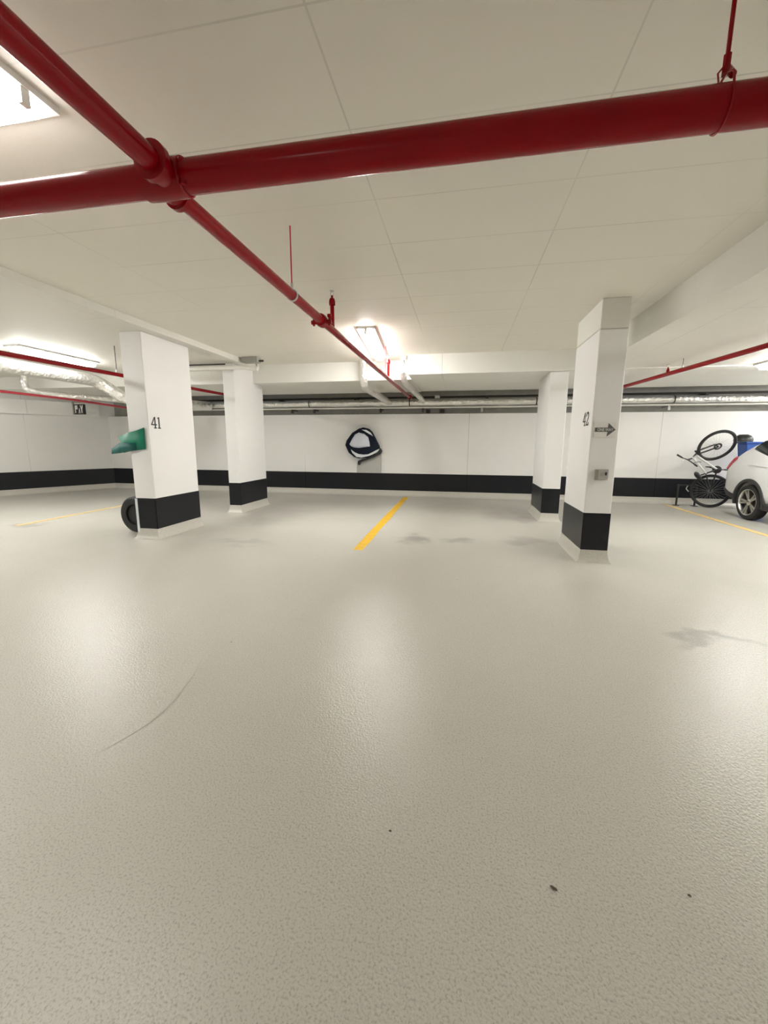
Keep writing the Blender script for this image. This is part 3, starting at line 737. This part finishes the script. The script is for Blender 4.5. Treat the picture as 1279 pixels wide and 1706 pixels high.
for s in (-1, 1):
    patch('quarter_window', [(9.37, 1.395), (9.36, 1.44), (9.20, 1.555), (8.95, 1.60), (8.62, 1.61), (8.62, 1.20), (8.90, 1.265), (9.18, 1.34)], 'glass', s=s)
    patch('door_window', [(8.56, 1.605), (8.1, 1.615), (7.72, 1.615), (7.72, 1.12), (8.2, 1.15), (8.56, 1.205)], 'glass', s=s)
    patch('door_window', [(7.64, 1.615), (7.3, 1.60), (7.02, 1.52), (6.62, 1.22), (6.60, 1.08), (7.64, 1.115)], 'glass', s=s)
    patch('tail_light', [(10.02, .975), (9.985, .955), (9.88, 1.07), (9.77, 1.19), (9.80, 1.235), (9.88, 1.19), (9.97, 1.08)], 'tail', off=.012, s=s)
    patch('door_handle', [(8.62, 1.04), (8.44, 1.035), (8.44, 1.005), (8.62, 1.01)], 'car', off=.035, s=s)
    patch('door_handle', [(7.62, 1.03), (7.44, 1.025), (7.44, .995), (7.62, 1.0)], 'car', off=.035, s=s)
    patch('crease_trim', [(9.28, 1.10), (8.8, 1.075), (8.8, 1.066), (9.28, 1.088)], 'car', off=.012, s=s)
    patch('rear_bumper_trim', [(10.03, .58), (10.04, .52), (9.90, .42), (9.66, .36), (9.66, .46), (9.85, .50)], 'cladding', off=.008, s=s)
    patch('sill_trim', [(8.78, .36), (6.95, .36), (6.95, .255), (8.78, .255)], 'cladding', off=.006, s=s)
    for y in WY:
        bm = bmesh.new(); rr = []
        for k in range(33):
            a_ = PI * (-.10 + 1.20 * k / 32); pts = []
            for r_, xo in ((.396, -.05), (.396, .016), (.452, .014), (.460, -.02)):
                yy, zz = y + r_ * math.cos(a_), WZ + .012 + r_ * math.sin(a_)
                zz = max(zz, .27)
                pts.append(bm.verts.new((CX + s * (half_w(yy, zz) + xo), yy, zz)))
            rr.append(pts)
        for a, b in zip(rr, rr[1:]):
            for j in range(3): bm.faces.new((a[j], a[j + 1], b[j + 1], b[j]))
        obj('wheel_arch_trim', bm, 'cladding', car, smooth=True)
def car_wheel(y, s):
    xo = CX + s * (HW - .005); ax = (s, 0, 0); c = (xo, y, WZ)
    prof = [(.245, -.20), (.30, -.21), (.335, -.19), (.350, -.15), (.352, -.10), (.350, -.05), (.335, -.012), (.30, .002), (.262, -.002), (.25, -.012)]
    wl = obj('wheel', lathe(bmesh.new(), prof, c, ax, 48), 'rubber', car, smooth=True)
    bm = lathe(bmesh.new(), [(.25, -.20), (.252, -.012), (.262, -.004), (.258, .0), (.246, -.008), (.236, -.03), (.232, -.12), (.236, -.2)], c, ax, 48)
    for k in range(10):
        a_ = 2 * PI * (k // 2) / 5 + (.16 if k % 2 else -.16); d = Vector((0, math.cos(a_), math.sin(a_))); n_ = Vector((0, -math.sin(a_), math.cos(a_)))
        cc = Vector(c)
        for (r0, r1, w0, w1) in ((.045, .243, .017, .024),):
            X = Vector((s, 0, 0))
            q = [cc + d * r0 + n_ * w0 - X * .035, cc + d * r0 - n_ * w0 - X * .035, cc + d * r1 - n_ * w1 - X * .018, cc + d * r1 + n_ * w1 - X * .018]
            prism(bm, q, X * -.022)
    lathe(bm, [(0, -.022), (.035, -.022), (.062, -.032), (.066, -.06)], c, ax, 24)
    obj('rim', bm, 'alloy', wl, smooth=True, angle=30)
    obj('brake_disc', lathe(bmesh.new(), [(0, -.10), (.225, -.10), (.225, -.13), (0, -.13)], c, ax, 32), 'dark_steel', wl)
for y in WY:
    for s in (-1, 1): car_wheel(y, s)

# ------------------------------------------------------------------ bicycle stood on its rear wheel behind the car
bk = thing('bicycle', 'white and black bicycle stood upright on one wheel behind the car', 'bicycle', (5.7, 10.7, 0))
def bike_wheel(c, axis, R=.365):
    wl = obj('wheel', torus(bmesh.new(), c, axis, R, .027, 56, 10), 'rubber', bk, smooth=True)
    bm = bmesh.new(); ax = Vector(axis).normalized(); c = Vector(c)
    a = Vector((0, 0, 1)); u = ax.cross(a).normalized(); v = ax.cross(u)
    lathe(bm, [(R - .026, -.012), (R - .040, -.010), (R - .040, .010), (R - .026, .012)], c, ax, 56)
    obj('rim', bm, 'bike_black', wl, smooth=True)
    bm = bmesh.new()
    for k in range(28):
        t_ = 2 * PI * k / 28; t2 = t_ + (.5 if k % 2 else -.5); e = .025 if (k // 2) % 2 else -.025
        tube(bm, [c + ax * e + .022 * (math.cos(t2) * u + math.sin(t2) * v), c + (R - .035) * (math.cos(t_) * u + math.sin(t_) * v)], .0016, 4, False)
    obj('spokes', bm, 'steel', wl)
    bm = tube(bmesh.new(), [c - ax * .05, c + ax * .05], .018, 12)
    obj('hub', bm, 'bike_black', wl)
    return wl
HF, NF = Vector((5.69, 10.58, 1.455)), Vector((.087, -.86, -.483)).normalized()
fwh = bike_wheel(HF, NF, .368)
obj('brake_rotor', lathe(bmesh.new(), [(.05, .04), (.085, .04), (.085, .043), (.05, .043)], HF, NF, 24), 'bike_black', fwh)
HR, NR = Vector((5.80, 10.80, .395)), Vector((-.35, -.93, 0.05)).normalized()
bike_wheel(HR, NR, .365)
BBp, HT0, HT1, SC = Vector((5.83, 10.70, .905)), Vector((5.36, 10.62, 1.245)), Vector((5.24, 10.62, 1.16)), Vector((5.60, 10.68, .815))
bm = bmesh.new()
tube(bm, [HT0, HT0.lerp(HT1, .5), HT1], .026, 12)
tube(bm, [HT0.lerp(HT1, .25), BBp], .023, 12)
tube(bm, [HT0.lerp(HT1, .85), SC], .021, 12)
obj('frame', bm, 'bike_white', bk, smooth=True)
bm = tube(bmesh.new(), [SC, BBp], .018, 10)
for s in (-1, 1):
    tube(bm, [BBp + NR * .03 * s, HR + NR * .06 * s], .010, 8)
    tube(bm, [SC + NR * .02 * s, HR + NR * .06 * s], .009, 8)
obj('rear_stays', bm, 'bike_black', bk, smooth=True)
bm = bmesh.new(); CR = Vector((5.33, 10.62, 1.29))
ud = (HF - CR).normalized(); sd = NF.cross(ud).normalized()
for s in (-1, 1):
    tube(bm, [CR + NF * .055 * s, CR.lerp(HF, .5) + NF * .06 * s, HF + NF * .055 * s], .017, 10)
tube(bm, [CR - NF * .075, CR + NF * .075], .022, 10)
tube(bm, [CR, HT1], .017, 10)
obj('fork', bm, 'bike_black', bk, smooth=True)
bm = tube(bmesh.new(), bend([(4.86, 10.45, 1.235), (5.0, 10.52, 1.17), (5.14, 10.58, 1.13), (5.30, 10.68, 1.05), (5.43, 10.78, .985)], .05), .013, 10)
tube(bm, [HT1, (5.14, 10.58, 1.13)], .018, 10)
hb = obj('handlebar', bm, 'bike_black', bk, smooth=True)
for a, b in (((4.85, 10.445, 1.24), (4.97, 10.505, 1.185)), ((5.36, 10.72, 1.02), (5.45, 10.79, .975))):
    obj('grip', T([a, b], .019, 10), 'rubber', hb)
obj('brake_lever', T(bend([(5.02, 10.5, 1.16), (4.98, 10.44, 1.10), (4.93, 10.42, 1.11)], .03), .006, 6), 'steel', hb)
obj('brake_lever', T(bend([(5.30, 10.66, 1.05), (5.36, 10.60, 1.09), (5.44, 10.62, 1.08)], .03), .006, 6), 'bike_black', hb)
bm = lathe(bmesh.new(), [(.03, .025), (.085, .028), (.088, .034), (.03, .036)], BBp, -NR, 28)
tube(bm, [BBp - NR * .06, BBp + NR * .06], .022, 12)
tube(bm, [BBp + NR * .07, BBp + NR * .07 + Vector((.17, -.03, .0))], .011, 8)
tube(bm, [BBp - NR * .07, BBp - NR * .07 + Vector((-.17, .0, .06))], .011, 8)
ck = obj('crank', bm, 'bike_black', bk, smooth=True)
for sgn, off in ((1, Vector((.17, -.03, 0))), (-1, Vector((-.17, 0, .06)))):
    q = BBp + NR * .1 * sgn + off
    obj('pedal', B(q.x - .045, q.x + .045, q.y - .04, q.y + .04, q.z - .012, q.z + .012), 'bike_black', ck)
sp_ = T([SC, (5.44, 10.66, .755)], .014, 10)
obj('seat_post', sp_, 'bike_black', bk, smooth=True)
bm = bmesh.new(); a0 = Vector((5.44, 10.66, .745)); dS = Vector((.18, .0, -.22)).normalized(); nS = NR
tube(bm, [a0 - dS * .13, a0 - dS * .08, a0, a0 + dS * .08, a0 + dS * .14], .04, 12, True, [.018, .05, .055, .026, .016])
obj('saddle', bm, 'bike_black', bk, smooth=True)
st = thing('bicycle_stand', 'thin dark floor stand with two posts by the bicycle', 'stand', (5.45, 10.95, 0))
for x, y in ((5.22, 11.02), (5.60, 10.98)):
    obj('post', T([(x, y, .0), (x, y, .52)], .022, 10), 'bike_black', st)
    obj('foot', B(x - .05, x + .05, y - .06, y + .06, .0, .012), 'bike_black', st)
obj('crossbar', T([(5.22, 11.02, .5), (5.60, 10.98, .5)], .018, 10), 'bike_black', st)
obj('hook', T(bend([(5.42, 11.0, .5), (5.36, 10.95, .42), (5.40, 10.9, .36)], .03), .012, 8), 'steel', st)

# blue bin and helmet
bn = thing('storage_bin', 'tall blue plastic bin behind the car beside the bicycle wheel', 'bin', (6.35, 10.85, 0))
bm = bmesh.new()
lo = [(6.52, 10.64), (6.86, 10.64), (6.86, 10.92), (6.52, 10.92)]; hi = [(6.29, 10.60), (6.86, 10.60), (6.86, 10.94), (6.29, 10.94)]
va = [bm.verts.new((x, y, .0)) for x, y in lo]; vb = [bm.verts.new((x, y, 1.50)) for x, y in hi]
for k in range(4): bm.faces.new((va[k], va[(k + 1) % 4], vb[(k + 1) % 4], vb[k]))
bm.faces.new(va); bm.faces.new(vb)
obj('body', bm, 'blue', bn, bevel=.02)
obj('rim', B(6.27, 6.88, 10.58, 10.96, 1.50, 1.545), 'blue', bn, bevel=.01)
hm = thing('helmet', 'black bicycle helmet lying on the blue bin', 'helmet', (6.34, 10.77, 1.545))
bm = bmesh.new()
lathe(bm, [(.165, 0), (.175, .03), (.168, .075), (.14, .12), (.085, .15), (0, .16)], (6.31, 10.77, 1.547), (0, 0, 1), 28)
for v in bm.verts: v.co.x = 6.31 + (v.co.x - 6.31) * 1.08; v.co.y = 10.77 + (v.co.y - 10.77) * .86
obj('shell', bm, 'helmet', hm, smooth=True)
bm = bmesh.new()
for k in (-1, 0, 1):
    tube(bm, [(6.17, 10.77 + k * .05, 1.66), (6.25, 10.77 + k * .055, 1.70), (6.35, 10.77 + k * .055, 1.703), (6.44, 10.77 + k * .05, 1.665)], .008, 6)
obj('vent_ribs', bm, 'bike_black', hm)
